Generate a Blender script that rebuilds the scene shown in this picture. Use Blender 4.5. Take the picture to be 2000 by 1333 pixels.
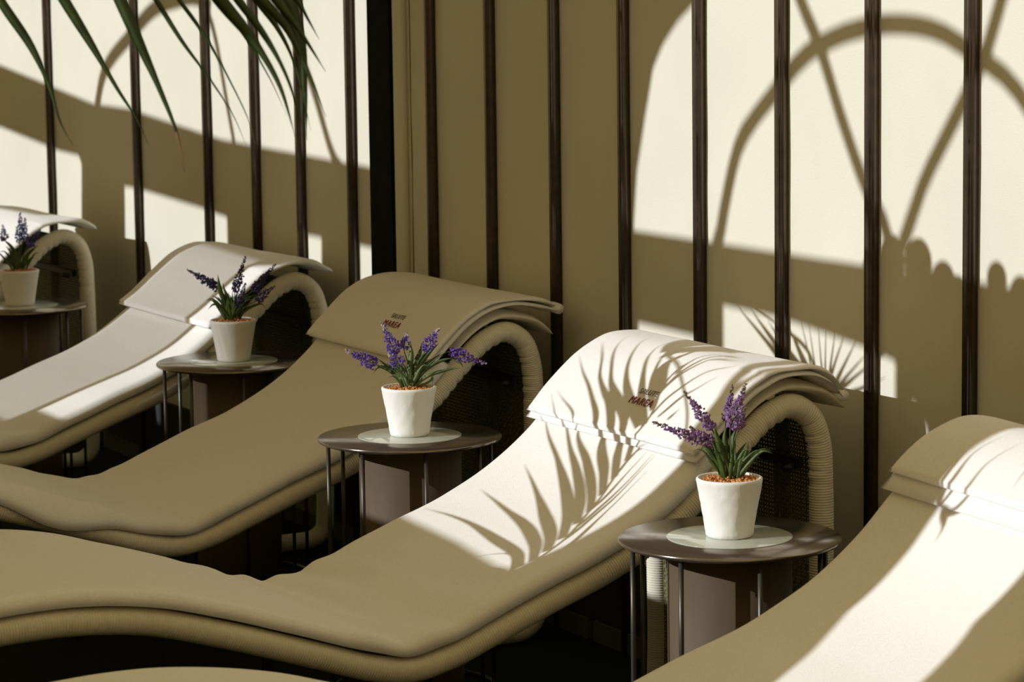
import bpy, bmesh, math, random
from mathutils import Vector, Matrix, noise
random.seed(7)
SC = bpy.context.scene
for o in list(bpy.data.objects): bpy.data.objects.remove(o)
COL = SC.collection
# ---------------------------------------------------------------- camera
YAW, PITCH, ROLL, CH = 0.4898, 0.13154, -0.01377, 1.6964
cy, sy = math.cos(YAW), math.sin(YAW)
Rv = Vector((cy, -sy, 0)); Fh = Vector((sy, cy, 0)); Up = Vector((0, 0, 1))
Fv = Fh*math.cos(PITCH) - Up*math.sin(PITCH)
Uv = Up*math.cos(PITCH) + Fh*math.sin(PITCH)
cr, sr = math.cos(ROLL), math.sin(ROLL)
ax, ay, az = Rv*cr + Uv*sr, Uv*cr - Rv*sr, -Fv
cam = bpy.data.cameras.new('camera'); cam.sensor_width = 36; cam.lens = 5840.8/2000*36
cam.dof.use_dof = True; cam.dof.focus_distance = 6.2; cam.dof.aperture_fstop = 9.0
cam.clip_end = 200
co = bpy.data.objects.new('camera', cam); COL.objects.link(co)
co.matrix_world = Matrix(((ax.x, ay.x, az.x, 0), (ax.y, ay.y, az.y, 0), (ax.z, ay.z, az.z, CH), (0, 0, 0, 1)))
SC.camera = co
# ---------------------------------------------------------------- world, sun, exposure
w = bpy.data.worlds.new('world'); SC.world = w; w.use_nodes = True
bg = w.node_tree.nodes['Background']
bg.inputs[0].default_value = (1.0, .76, .36, 1); bg.inputs[1].default_value = 0.47
SUN_DIR = Vector((.990, -.140, -.400)).normalized()
sl = bpy.data.lights.new('sun', 'SUN'); sl.energy = 3.75; sl.angle = math.radians(.25); sl.color = (.90, .93, 1.0)
so = bpy.data.objects.new('sun', sl); COL.objects.link(so)
so.rotation_euler = SUN_DIR.to_track_quat('-Z', 'Y').to_euler(); so.location = (-4, 5, 6)
vs = SC.view_settings; vs.view_transform = 'Standard'; vs.look = 'None'; vs.exposure = 0.0; vs.gamma = 1
vs.use_curve_mapping = False
# ---------------------------------------------------------------- helpers
def obj(name, verts, faces, mat, parent=None, smooth=True):
    me = bpy.data.meshes.new(name); me.from_pydata([tuple(v) for v in verts], [], faces); me.update()
    if smooth: me.polygons.foreach_set('use_smooth', [True]*len(me.polygons))
    me.materials.append(mat)
    o = bpy.data.objects.new(name, me); COL.objects.link(o)
    if parent: o.parent = parent
    return o
def tag(o, label=None, cat=None, group=None, kind=None):
    if label: o['label'] = label
    if cat: o['category'] = cat
    if group: o['group'] = group
    if kind: o['kind'] = kind
    return o
def empty(name, loc, label=None, cat=None, group=None, kind=None):
    o = bpy.data.objects.new(name, None); COL.objects.link(o); o.location = loc; o.empty_display_size = .1
    return tag(o, label, cat, group, kind)
def box(x0, x1, y0, y1, z0, z1, b=0.0):
    if b <= 0:
        v = [(x, y, z) for x in (x0, x1) for y in (y0, y1) for z in (z0, z1)]
        f = [(0, 1, 3, 2), (4, 6, 7, 5), (0, 4, 5, 1), (2, 3, 7, 6), (0, 2, 6, 4), (1, 5, 7, 3)]
        return v, f
    bm = bmesh.new(); bmesh.ops.create_cube(bm, size=1)
    for q in bm.verts: q.co = Vector(((x0+x1)/2+q.co.x*(x1-x0), (y0+y1)/2+q.co.y*(y1-y0), (z0+z1)/2+q.co.z*(z1-z0)))
    bmesh.ops.bevel(bm, geom=bm.edges[:]+bm.verts[:], offset=b, segments=2, affect='EDGES')
    v = [tuple(q.co) for q in bm.verts]; f = [tuple(q.index for q in p.verts) for p in bm.faces]
    bm.free(); return v, f
def join(*parts):
    V, Fs = [], []
    for v, f in parts:
        n = len(V); V += list(v); Fs += [tuple(i+n for i in q) for q in f]
    return V, Fs
def lathe(prof, n=48, cx=0, cyy=0, cz=0, cap0=True, cap1=True, jit=None):
    V, Fs = [], []
    for k, (r, z) in enumerate(prof):
        for i in range(n):
            a = 2*math.pi*i/n; rr = r
            if jit: rr = r + jit(a, z, r)
            V.append((cx+rr*math.cos(a), cyy+rr*math.sin(a), cz+z))
    for k in range(len(prof)-1):
        for i in range(n):
            j = (i+1) % n; Fs.append((k*n+i, k*n+j, (k+1)*n+j, (k+1)*n+i))
    if cap0: Fs.append(tuple(reversed(range(n))))
    if cap1: Fs.append(tuple(range((len(prof)-1)*n, len(prof)*n)))
    return V, Fs
def tube(pts, rad, n=8, caps=True):
    pts = [Vector(p) for p in pts]; V, Fs = [], []
    if not isinstance(rad, (list, tuple)): rad = [rad]*len(pts)
    ref = None
    for i, p in enumerate(pts):
        t = (pts[min(i+1, len(pts)-1)] - pts[max(i-1, 0)]).normalized()
        if ref is None: ref = t.orthogonal().normalized()
        ref = (ref - t*ref.dot(t)).normalized(); b = t.cross(ref)
        for k in range(n):
            a = 2*math.pi*k/n; V.append(p + (ref*math.cos(a) + b*math.sin(a))*rad[i])
    for i in range(len(pts)-1):
        for k in range(n):
            j = (k+1) % n; Fs.append((i*n+k, i*n+j, (i+1)*n+j, (i+1)*n+k))
    if caps: Fs += [tuple(reversed(range(n))), tuple(range((len(pts)-1)*n, len(pts)*n))]
    return V, Fs
def spline(ctrl, step):
    P = [Vector(c) for c in ctrl]; P = [P[0]*2-P[1]] + P + [P[-1]*2-P[-2]]; dense = []
    for i in range(1, len(P)-2):
        p0, p1, p2, p3 = P[i-1:i+3]
        d1 = max((p2-p1).length, 1e-6)**.5; d0 = max((p1-p0).length, 1e-6)**.5; d2 = max((p3-p2).length, 1e-6)**.5
        m1 = (p2-p1) + (( (p1-p0)/d0 - (p2-p0)/(d0+d1)))*d1
        m2 = (p2-p1) + (( (p3-p2)/d2 - (p3-p1)/(d1+d2)))*d1
        for k in range(24):
            t = k/24; t2 = t*t; t3 = t2*t
            dense.append(p1*(2*t3-3*t2+1) + m1*(t3-2*t2+t) + p2*(-2*t3+3*t2) + m2*(t3-t2))
    dense.append(P[-2]); L = [0]
    for a, b in zip(dense, dense[1:]): L.append(L[-1]+(b-a).length)
    n = max(2, int(round(L[-1]/step))); out = []; j = 0
    for i in range(n+1):
        s = L[-1]*i/n
        while j < len(L)-2 and L[j+1] < s: j += 1
        t = (s-L[j])/max(L[j+1]-L[j], 1e-9); out.append(dense[j].lerp(dense[j+1], min(max(t, 0), 1)))
    return out
def copy_tree(o, parent=None):
    c = o.copy(); COL.objects.link(c)
    if parent: c.parent = parent
    for ch in list(o.children): copy_tree(ch, c)
    return c
# ---------------------------------------------------------------- materials
def mat(name, col, rough=.8, metal=0.0, spec=.5, noise_amt=0.0, nscale=20, bump=0.0, bscale=200, col2=None, sheen=0.0, stretch=(1, 1, 1), thread=0.0, tscale=500, transl=0.0, coat=0.0):
    m = bpy.data.materials.new(name); m.use_nodes = True; nt = m.node_tree; nd = nt.nodes; lk = nt.links
    b = nd['Principled BSDF']; b.inputs['Base Color'].default_value = (*col, 1)
    b.inputs['Roughness'].default_value = rough; b.inputs['Metallic'].default_value = metal
    b.inputs['Specular IOR Level'].default_value = spec
    if sheen: b.inputs['Sheen Weight'].default_value = sheen
    if coat: b.inputs['Coat Weight'].default_value = coat; b.inputs['Coat Roughness'].default_value = .12
    tc = nd.new('ShaderNodeTexCoord'); mp = nd.new('ShaderNodeMapping'); mp.inputs['Scale'].default_value = stretch
    lk.new(tc.outputs['Object'], mp.inputs[0])
    if noise_amt or col2:
        n = nd.new('ShaderNodeTexNoise'); n.inputs['Scale'].default_value = nscale; n.inputs['Detail'].default_value = 4
        lk.new(mp.outputs[0], n.inputs['Vector'])
        r = nd.new('ShaderNodeValToRGB'); r.color_ramp.elements[0].position = .32; r.color_ramp.elements[1].position = .68
        c2 = col2 or tuple(min(1, c*(1+noise_amt)) for c in col); c1 = col if col2 else tuple(c*(1-noise_amt) for c in col)
        r.color_ramp.elements[0].color = (*c1, 1); r.color_ramp.elements[1].color = (*c2, 1)
        lk.new(n.outputs['Fac'], r.inputs[0]); lk.new(r.outputs[0], b.inputs['Base Color'])
    last = None
    if bump:
        n2 = nd.new('ShaderNodeTexNoise'); n2.inputs['Scale'].default_value = bscale; n2.inputs['Detail'].default_value = 3
        lk.new(mp.outputs[0], n2.inputs['Vector'])
        bp = nd.new('ShaderNodeBump'); bp.inputs['Strength'].default_value = bump; bp.inputs['Distance'].default_value = .002
        lk.new(n2.outputs['Fac'], bp.inputs['Height']); last = bp
    if thread:
        wv = nd.new('ShaderNodeTexWave'); wv.bands_direction = 'Z'; wv.inputs['Scale'].default_value = tscale
        wv.inputs['Distortion'].default_value = 1.5; wv.inputs['Detail'].default_value = 1
        lk.new(tc.outputs['Object'], wv.inputs['Vector'])
        b2 = nd.new('ShaderNodeBump'); b2.inputs['Strength'].default_value = thread; b2.inputs['Distance'].default_value = .001
        lk.new(wv.outputs['Fac'], b2.inputs['Height'])
        if last: lk.new(last.outputs[0], b2.inputs['Normal'])
        last = b2
    if last: lk.new(last.outputs[0], b.inputs['Normal'])
    if transl:
        tr = nd.new('ShaderNodeBsdfTranslucent'); tr.inputs[0].default_value = (*[c*1.3 for c in col], 1)
        mx = nd.new('ShaderNodeMixShader'); mx.inputs[0].default_value = transl
        lk.new(b.outputs[0], mx.inputs[1]); lk.new(tr.outputs[0], mx.inputs[2]); lk.new(mx.outputs[0], nd['Material Output'].inputs[0])
    return m
M = {}
M['wall'] = mat('canvas_wall', (.75, .71, .57), .95, spec=.1, noise_amt=.03, nscale=3, bump=.35, bscale=420, thread=.12, tscale=260)
M['post'] = mat('dark_post', (.008, .010, .005), .9, spec=.1, noise_amt=.2, nscale=30)
M['pole'] = mat('brown_pole', (.088, .064, .046), .32, metal=.5, noise_amt=.15, nscale=40)
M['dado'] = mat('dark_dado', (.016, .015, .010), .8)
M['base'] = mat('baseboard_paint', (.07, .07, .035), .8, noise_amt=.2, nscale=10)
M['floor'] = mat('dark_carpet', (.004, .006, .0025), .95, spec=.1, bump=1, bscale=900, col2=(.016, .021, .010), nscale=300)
M['towel'] = mat('terry_towel', (.89, .86, .78), .95, spec=.08, noise_amt=.035, nscale=260, bump=.55, bscale=700, sheen=.15)
M['towel2'] = mat('terry_towel_folded', (.90, .87, .81), .95, spec=.08, noise_amt=.035, nscale=260, bump=.5, bscale=800, sheen=.15)
M['rib'] = mat('ribbed_cover', (.74, .68, .52), .85, spec=.15, noise_amt=.05, nscale=60)
M['wicker'] = mat('dark_wicker', (.13, .125, .055), .7, noise_amt=.25, nscale=80)
M['sling'] = mat('sling_fabric', (.40, .36, .27), .9)
M['steel'] = mat('dark_steel', (.012, .012, .011), .5, metal=.3)
M['top'] = mat('bronze_tabletop', (.23, .19, .15), .17, metal=.8, noise_amt=.08, nscale=30, stretch=(1, 1, 1))
M['disc'] = mat('pale_disc', (.50, .52, .43), .05, spec=.8, noise_amt=.02)
M['drum'] = mat('bronze_drum', (.115, .082, .047), .6, metal=.0, spec=.15, noise_amt=.14, nscale=14, stretch=(1, 1, .25))
M['leg'] = mat('leg_metal', (.07, .06, .05), .35, metal=.5)
M['pot'] = mat('white_plaster_pot', (.86, .85, .78), .85, spec=.2, noise_amt=.02, bump=.5, bscale=60)
M['pot2'] = mat('smooth_beige_pot', (.80, .76, .68), .7, spec=.25, noise_amt=.03, nscale=14, bump=.1, bscale=200)
M['chip'] = mat('wood_chips', (.42, .15, .035), .8, col2=(.75, .36, .12), nscale=160)
M['leaf'] = mat('lavender_leaf', (.06, .11, .03), .5, col2=(.20, .27, .09), nscale=25, transl=.25)
M['leafd'] = mat('lavender_leaf_dark', (.035, .065, .012), .45, col2=(.12, .18, .035), nscale=25, transl=.2)
M['stem'] = mat('lavender_stem', (.08, .11, .04), .6)
M['purple'] = mat('violet_floret', (.09, .035, .30), .7, col2=(.22, .12, .52), nscale=120, transl=.15)
M['lilac'] = mat('lilac_floret', (.20, .09, .27), .7, col2=(.42, .25, .48), nscale=120, transl=.15)
M['tip'] = mat('pale_floret_tip', (.45, .38, .36), .8, col2=(.55, .45, .48), nscale=120)
M['tipd'] = mat('olive_floret_tip', (.12, .10, .07), .8, col2=(.2, .17, .1), nscale=120)
M['indigo'] = mat('indigo_floret', (.035, .02, .09), .75, col2=(.09, .055, .2), nscale=120)
M['palm'] = mat('palm_leaf', (.026, .048, .006), .5, col2=(.06, .095, .014), nscale=30, transl=.22)
M['palmtip'] = mat('dry_palm_tip', (.30, .17, .08), .7, transl=.2)
M['trunk'] = mat('palm_trunk', (.10, .07, .04), .9, noise_amt=.3, nscale=30, bump=1, bscale=40)
M['frame'] = mat('window_wall_paint', (.70, .66, .52), .8)
M['red'] = mat('red_thread', (.22, .035, .035), .9)
M['grey'] = mat('grey_thread', (.22, .19, .13), .9)
# ---------------------------------------------------------------- setting
WV = 3.558
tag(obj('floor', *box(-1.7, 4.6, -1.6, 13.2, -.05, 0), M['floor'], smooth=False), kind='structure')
PU = [4.749+.3377*k for k in range(-9, 8)]                       # straight bays, near to far
PB = [7.617, 7.969, 8.299]
CURVE = [(WV, 8.677), (WV, 9.286), (WV, 10.135), (WV, 11.0), (WV, 11.9)]
wall = empty('wall_back', (0, 0, 0), kind='structure')
poles = [(WV, u) for u in PU] + [(WV, u) for u in PB] + CURVE
def strut(p, q, t0, t1, z0, z1):
    """a slab between plan points p and q, from t0 to t1 behind the line"""
    d = Vector((q[0]-p[0], q[1]-p[1])).normalized(); n = Vector((d.y, -d.x))
    a = [Vector(p)+n*t0, Vector(q)+n*t0, Vector(q)+n*t1, Vector(p)+n*t1]
    V = [(x.x, x.y, z) for z in (z0, z1) for x in a]
    return V, [(0, 3, 2, 1), (4, 5, 6, 7), (0, 1, 5, 4), (1, 2, 6, 5), (2, 3, 7, 6), (3, 0, 4, 7)]
def canvas(p, q, seed, z0=0.0, z1=3.0):
    """a taut canvas panel: slightly bowed cloth with soft creases, 8 mm thick"""
    d = Vector((q[0]-p[0], q[1]-p[1])); L = d.length; d.normalize(); n = Vector((d.y, -d.x)); V = []; Fs = []
    nx, nz = 14, 70
    for side in (0, 1):
        for j in range(nz+1):
            z = z0+(z1-z0)*j/nz
            for i in range(nx+1):
                t = i/nx; e = math.sin(math.pi*t)
                h = .0045*e*noise.noise(Vector((t*1.6+seed*7.3, z*1.1, seed))) + .0016*e*noise.noise(Vector((t*6+seed, z*3, seed*3.1)))
                h += .0022*(abs(2*t-1)**6)*noise.noise(Vector((seed*2.7+round(t), z*6, 4)))
                x = Vector(p)+d*(L*t)+n*(.013+h+side*.008); V.append((x.x, x.y, z))
    N = (nx+1)*(nz+1)
    for s in (0, 1):
        for j in range(nz):
            for i in range(nx):
                a = s*N+j*(nx+1)+i; f = (a, a+1, a+nx+2, a+nx+1); Fs.append(f if s == 0 else f[::-1])
    return V, Fs
k = 0
for a, b in zip(poles, poles[1:]):
    if a[1] == PU[-1]: continue
    obj('canvas_panel', *canvas(a, b, k), M['wall'], wall); k += 1
obj('canvas_panel', *canvas((WV, PU[-1]), (WV, 7.255), 31), M['wall'], wall)
obj('canvas_panel', *canvas((WV, 7.262), (WV, 7.34), 32), M['wall'], wall)
obj('canvas_panel', *canvas((WV, 7.47), (WV, 7.617), 33), M['wall'], wall)
obj('canvas_piping', *tube([(WV-.002, 7.292, z) for z in (0.02, 1, 2, 3)], .019, 16), M['wall'], wall)
for (v, u) in poles:
    i = poles.index((v, u)); nb = poles[min(i+1, len(poles)-1)]; pb = poles[max(i-1, 0)]
    ang = math.atan2(nb[0]-pb[0], nb[1]-pb[1])
    V, Fs = box(-.0125, .0125, -.0125, .0125, 0, 3.0, .004)
    V = [Matrix.Rotation(-ang, 3, 'Z') @ Vector(q) + Vector((v, u, 0)) for q in V]
    obj('pole', V, Fs, M['pole'], wall)
obj('corner_post', *box(3.547, 3.62, 7.334, 7.480, 0, 3.0, .004), M['post'], wall, smooth=False)
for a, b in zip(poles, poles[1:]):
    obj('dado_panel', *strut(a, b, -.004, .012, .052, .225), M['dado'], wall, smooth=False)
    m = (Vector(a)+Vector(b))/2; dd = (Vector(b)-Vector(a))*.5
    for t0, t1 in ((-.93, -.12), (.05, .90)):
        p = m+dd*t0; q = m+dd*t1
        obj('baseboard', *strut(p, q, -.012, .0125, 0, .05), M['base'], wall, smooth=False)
# ---------------------------------------------------------------- lounger profile (v, z) of the rail centre
PROF = [(1.12, .27), (1.27, .37), (1.45, .462), (1.60, .498), (1.72, .508), (1.84, .508), (1.97, .493), (2.11, .454), (2.31, .387), (2.42, .350), (2.50, .337), (2.58, .351),
        (2.67, .384), (2.80, .434), (2.93, .481), (3.045, .538), (3.15, .615), (3.235, .698), (3.30, .752), (3.36, .770), (3.405, .745), (3.428, .69),
        (3.434, .60), (3.435, .35), (3.435, .10), (3.428, .052), (3.395, .028), (3.34, .025), (3.27, .025)]
LW = .65
def frames(P):
    out = []
    for i, p in enumerate(P):
        t = (P[min(i+1, len(P)-1)]-P[max(i-1, 0)]).normalized(); out.append((p, Vector((-t.y, t.x))))
    return out
def cut(P, v0, v1=None):
    """first stretch of P between v0 and v1 (before the arch top)"""
    k0 = next(i for i, p in enumerate(P) if p.x >= v0)
    k1 = next(i for i, p in enumerate(P) if p.x >= v1) if v1 else len(P)
    return P[k0:k1]
def slab(Fr, hb, ht, u0, u1, er=.03, nu=34, wr=None, taper=.03, step=.01, edge=None, hug=False):
    V, Fs = [], []
    def hg(u):
        d = max(-u, u-LW, 0) if hug else 0
        return .025-math.sqrt(max(.025**2-min(d, .022)**2, 0))
    n = len(Fr); ts = [.5-.5*math.cos(math.pi*(k/nu)) for k in range(nu+1)]
    ts = [.5*t+.5*k/nu for k, t in enumerate(ts)]; nb = 6; ring = nu+1+nb-1
    for i, (p, nn) in enumerate(Fr):
        e0 = min(i, n-1-i)*step; tp = 1 if e0 >= taper else (1-(1-e0/taper)**2.2)**(1/2.2) if e0 > 0 else .12
        for t in ts:
            dmin = min(t, 1-t)*(u1-u0); q = min(dmin/er, 1); pr = (1-(1-q)**2.4)**(1/2.4)
            mid = (hb+ht)/2
            h = hb+(ht-hb)*(.5+.5*pr)
            u = u0+(u1-u0)*t
            h = mid+(h-mid)*tp-hg(u)
            if wr: h += wr(p, i*step, t)*(.35+.65*pr)*tp
            off = (0, 0)
            if edge: off = edge(p, i*step, t)
            V.append((p.x+nn.x*(h+off[1]), u+off[0], p.y+nn.y*(h+off[1])))
        for kb in range(1, nb):
            t = 1-kb/nb; dmin = min(t, 1-t)*(u1-u0)
            h = hb; mid = (hb+ht)/2; h = mid+(h-mid)*tp
            h -= hg(u0+(u1-u0)*t)
            V.append((p.x+nn.x*h, u0+(u1-u0)*t, p.y+nn.y*h))
    for i in range(n-1):
        for k in range(ring):
            j = (k+1) % ring; f = (i*ring+k, i*ring+j, (i+1)*ring+j, (i+1)*ring+k); Fs.append(f)
    Fs.append(tuple(reversed(range(ring)))); Fs.append(tuple(range((n-1)*ring, n*ring)))
    return V, Fs
def rail(Fr, u, r=.025, n=16, pitch=3):
    V, Fs = [], []; N = len(Fr)
    for i, (p, nn) in enumerate(Fr):
        rb = (-.0013, .0007, .0007)[i % 3] if pitch else 0
        arch = 1.0 if (3.12 < p.x < 3.44 and p.y > .60) else 0.0
        g = noise.noise(Vector((i*.075, u*3, 0)))
        for k in range(n):
            a = 2*math.pi*k/n; inn = max(0, -math.cos(a))
            rr = r+rb - arch*.0032*inn*max(0, math.sin(i*.42+3*g))
            V.append((p.x+nn.x*rr*math.cos(a), u+rr*math.sin(a), p.y+nn.y*rr*math.cos(a)))
    for i in range(N-1):
        for k in range(n):
            j = (k+1) % n; Fs.append((i*n+k, i*n+j, (i+1)*n+j, (i+1)*n+k))
    Fs += [tuple(reversed(range(n))), tuple(range((N-1)*n, N*n))]
    return V, Fs
def weave(P, u0, u1, pr=.0085, pc=.0100):
    """wicker: strands along and across, over and under, as real ribbons"""
    Fr = frames(P); V, Fs = [], []; nc = int((u1-u0)/pc); a = .0011
    for i, (p, nn) in enumerate(Fr):
        t = Vector((nn.y, -nn.x)); w_ = .0030
        for k in range(nc+1):
            h = a if (i+k) % 2 else -a; u = u0+k*pc
            for s in (-w_, w_): V.append((p.x+nn.x*h+t.x*s, u, p.y+nn.y*h+t.y*s))
            if k:
                b = len(V); Fs.append((b-4, b-2, b-1, b-3))
    for k in range(nc+1):
        u = u0+k*pc; w_ = .0040 if k % 2 else .0028
        for i, (p, nn) in enumerate(Fr):
            h = -a if (i+k) % 2 else a
            for s in (-w_, w_): V.append((p.x+nn.x*h, u+s, p.y+nn.y*h))
            if i:
                b = len(V); Fs.append((b-4, b-2, b-1, b-3))
    return V, Fs
P_FINE = spline(PROF, .0055/3); P_MID = spline(PROF, .01)
PILLOW = [tuple(p+n*.0405) for p, n in frames(cut(P_MID, 3.24, 3.375))][::3] + [(3.43, .796), (3.46, .778), (3.482, .758)]
def make_lounger():
    """rails at u=0 (near) and u=LW (far); x is the absolute v coordinate"""
    r = empty('sun_lounger', (0, 0, 0))
    F1 = frames(P_FINE)
    obj('side_rail', *rail(F1, 0), M['rib'], r); obj('side_rail', *rail(F1, LW), M['rib'], r)
    obj('end_rail', *tube([(3.27, u, .025) for u in (0, .2, .46, LW)], .025, 14), M['rib'], r)
    obj('end_rail', *tube([(1.12, u, .27) for u in (0, .2, .46, LW)], .025, 14), M['rib'], r)
    obj('seat_pad', *slab(frames(cut(P_MID, 1.16, 3.235)), -.004, .021, .026, LW-.026, er=.01, nu=10), M['sling'], r)
    k0 = next(i for i, p in enumerate(P_MID) if p.x > 2.80); k1 = max(i for i, p in enumerate(P_MID) if p.y > .06)
    dense = spline([tuple(p) for p in P_MID[k0:k1:3]], .0085)
    wv = obj('wicker_panel', *weave([p-Vector((0, .0)) for p in dense], .024, LW-.024), M['wicker'], r, smooth=False); wv['kind'] = 'stuff'
    pf = frames(spline(PILLOW, .004)); V, Fs = [], []
    n = len(pf); nu = 40; hw = .0148
    ringp = 26
    for i, (p, nn) in enumerate(pf):
        s = i/(n-1); th = hw*(1-(abs(2*s-1))**7)**.5 if 0 < s < 1 else .0015
        th = max(th, .002) + (.0006 if i % 2 else -.0006)
        u0, u1 = -.018, LW+.018
        for k in range(ringp):
            a = 2*math.pi*k/ringp; c = math.cos(a); q = math.sin(a)
            uu = (u0+u1)/2 - (u1-u0)/2*math.copysign(abs(c)**.35, c)
            V.append((p.x+nn.x*th*q, uu, p.y+nn.y*th*q))
    for i in range(n-1):
        for k in range(ringp):
            j = (k+1) % ringp; Fs.append((i*ringp+k, i*ringp+j, (i+1)*ringp+j, (i+1)*ringp+k))
    Fs += [tuple(reversed(range(ringp))), tuple(range((n-1)*ringp, n*ringp))]
    obj('head_cushion', V, Fs, M['rib'], r)
    obj('cross_brace', *box(3.392, 3.408, .024, LW-.024, .635, .655, .003), M['steel'], r, smooth=False)
    for u in (.028, LW-.045):
        obj('bolt', *tube([(3.36, u, .640), (3.372, u, .640), (3.384, u, .640)], [.005, .008, .008], 12), M['steel'], r)
    for v, zt in ((2.47, .330), (1.52, .470)):
        for u in (.012, LW-.036):
            obj('leg', *box(v-.012, v+.012, u, u+.024, 0, zt, .003), M['steel'], r, smooth=False)
        obj('leg_brace', *box(v-.009, v+.009, .03, LW-.03, zt-.055, zt-.03, .003), M['steel'], r, smooth=False)
    return r
proto = make_lounger()
#            near-rail u, dv, rotation, label
LOUNGERS = [
 (4.985, -.070, 0, 'cream lounger whose backrest towel carries the sharp striped palm-leaf shadow'),
 (6.335, 0.0, 0, 'cream lounger lying wholly in shade in the middle of the row, purple flowers before it'),
 (7.655, .035, 0, 'fourth cream lounger from the front, sunlit along its near edge, beige pot before its arch'),
 (9.30, -.06, 0, 'farthest cream lounger, only its sunlit curled head showing at the left edge'),
 (3.65, -.19, -.08, 'nearest cream lounger at the lower right, a broad band of sun down its backrest'),
]
def place(o, i):
    u, dv, rot, lab = LOUNGERS[i]
    if rot:
        piv = Vector((2.4, u+LW/2, 0)); R_ = Matrix.Translation(piv) @ Matrix.Rotation(rot, 4, 'Z') @ Matrix.Translation(-piv)
        o.matrix_world = R_ @ Matrix.Translation((dv, u, 0))
    else: o.location = (dv, u, 0)
for i in range(5):
    o = proto if i == 0 else copy_tree(proto)
    if i in (2, 3, 4):                                             # no head cushion is to be seen on these
        for ch in list(o.children):
            if ch.name.startswith('head_cushion'): bpy.data.objects.remove(ch)
    place(o, i); tag(o, LOUNGERS[i][3], 'lounger', 'curved sun loungers in a row')
# ---------------------------------------------------------------- towels
def towel_wr(seed, amp=1.0, ruff=0.0):
    def f(p, s, t):
        h = .0035*amp*noise.noise(Vector((s*3.1, t*2.2, seed))) + .0012*amp*noise.noise(Vector((s*11, t*8, seed+5)))
        h += .0020*amp*noise.noise(Vector((s*7+t*6, t*2.5-s*1.5, seed+11)))*math.exp(-((p.x-2.35)/.5)**2)
        d = math.exp(-((p.x-2.50)/.16)**2)                       # creases gather in the hollow of the seat
        h += d*ruff*.006*(t**2.0)*math.sin(s*62+3*noise.noise(Vector((s*6, t*2, seed)))+t*5)
        h += d*.0055*amp*(1-t)**2*math.sin(s*38+t*9+seed)
        return h
    return f
def towel_edge(seed, drape=0.0):
    def f(p, s, t):
        o = .006*noise.noise(Vector((s*5, seed, 0)))*(1 if t > .9 or t < .1 else 0)
        dz = 0
        if t < .045:
            k = min(1, 1.3*(1-t/.045)); g = math.exp(-((p.x-2.13)/.26)**2)*(.8+.35*math.sin(s*17+seed))
            o -= drape*k*g*.020; dz = -drape*k*g*.040
        return (o, dz)
    return f
P_T = spline(PROF, .01)
FOLD0 = (3.175, 3.19, 3.13, 3.15, 3.245)
FEND = ([(3.41, .836), (3.45, .815), (3.475, .785)], [(3.42, .838), (3.46, .830), (3.497, .820)], [(3.41, .812), (3.445, .800), (3.468, .79)], [(3.41, .812), (3.445, .800), (3.468, .79)], [(3.41, .834), (3.45, .815), (3.475, .785)])
TOW = ['cream terry towel spread over the lounger with the striped palm shadow',
       'cream terry towel spread over the fully shaded middle lounger',
       'cream terry towel on the fourth lounger from the front, near edge in bright sun',
       'sunlit towel on the farthest lounger at the left edge',
       'cream terry towel on the nearest lounger, crossed by one wide band of sun']
FTW = ['folded towel on the head of the lounger under the striped palm shadow, faint red lettering',
       'folded towel with dark red lettering on the shaded middle lounger, hem curling past the head',
       'folded towel over the head of the fourth lounger from the front, half in sun',
       'small folded towel on the head of the farthest lounger',
       'folded towel with doubled front edge on the head of the nearest lounger']
def fold_path(seed):
    fr = frames(cut(P_T, FOLD0[seed], 3.375)); n_ = len(fr)-1
    a = [tuple(p+n*((.0735, .0740, .0750, .0750, .0755)[seed]-(.027*k/n_ if seed in (2, 3) else 0))) for k, (p, n) in enumerate(fr)][::3]
    return spline(a+FEND[seed], .007)
def lettering(i, par, Fr):
    """two embroidered lines laid on the towel, reading along the width"""
    for txt, size, vs_, m, nm in (('MAREA', .026, .075, M['red'], 'embroidered_lettering'), ('SALUTE', .019, .103, M['grey'], 'embroidered_lettering')):
        cu = bpy.data.curves.new('txt', 'FONT'); cu.body = txt; cu.size = size; cu.align_x = 'CENTER'; cu.resolution_u = 3; cu.offset = 0; cu.space_character = 1.15
        to = bpy.data.objects.new('txt', cu); COL.objects.link(to)
        dg = bpy.context.evaluated_depsgraph_get(); me = to.evaluated_get(dg).to_mesh()
        vv = [tuple(q.co) for q in me.vertices]; ff = [tuple(p.vertices) for p in me.polygons]
        to.evaluated_get(dg).to_mesh_clear(); bpy.data.objects.remove(to); bpy.data.curves.remove(cu)
        V = []
        for lift in (.0, .0012):
            for x, y, _ in vv:
                s = vs_+y; k = min(int(s/.007), len(Fr)-2); t = s/.007-k
                p = Fr[k][0].lerp(Fr[k+1][0], t); nn = Fr[k][1].lerp(Fr[k+1][1], t).normalized()
                V.append((p.x+nn.x*(.0128+lift), LW*.42-x, p.y+nn.y*(.0128+lift)))
        n = len(vv); Fs = [tuple(q) for q in ff]+[tuple(j+n for j in q) for q in ff]
        ed = {}
        for q in ff:
            for a, b in zip(q, q[1:]+q[:1]): ed[(a, b)] = 1
        for (a, b) in ed:
            if (b, a) not in ed: Fs.append((a, b, b+n, a+n))
        obj(nm, V, Fs, m, par, smooth=False)
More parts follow.
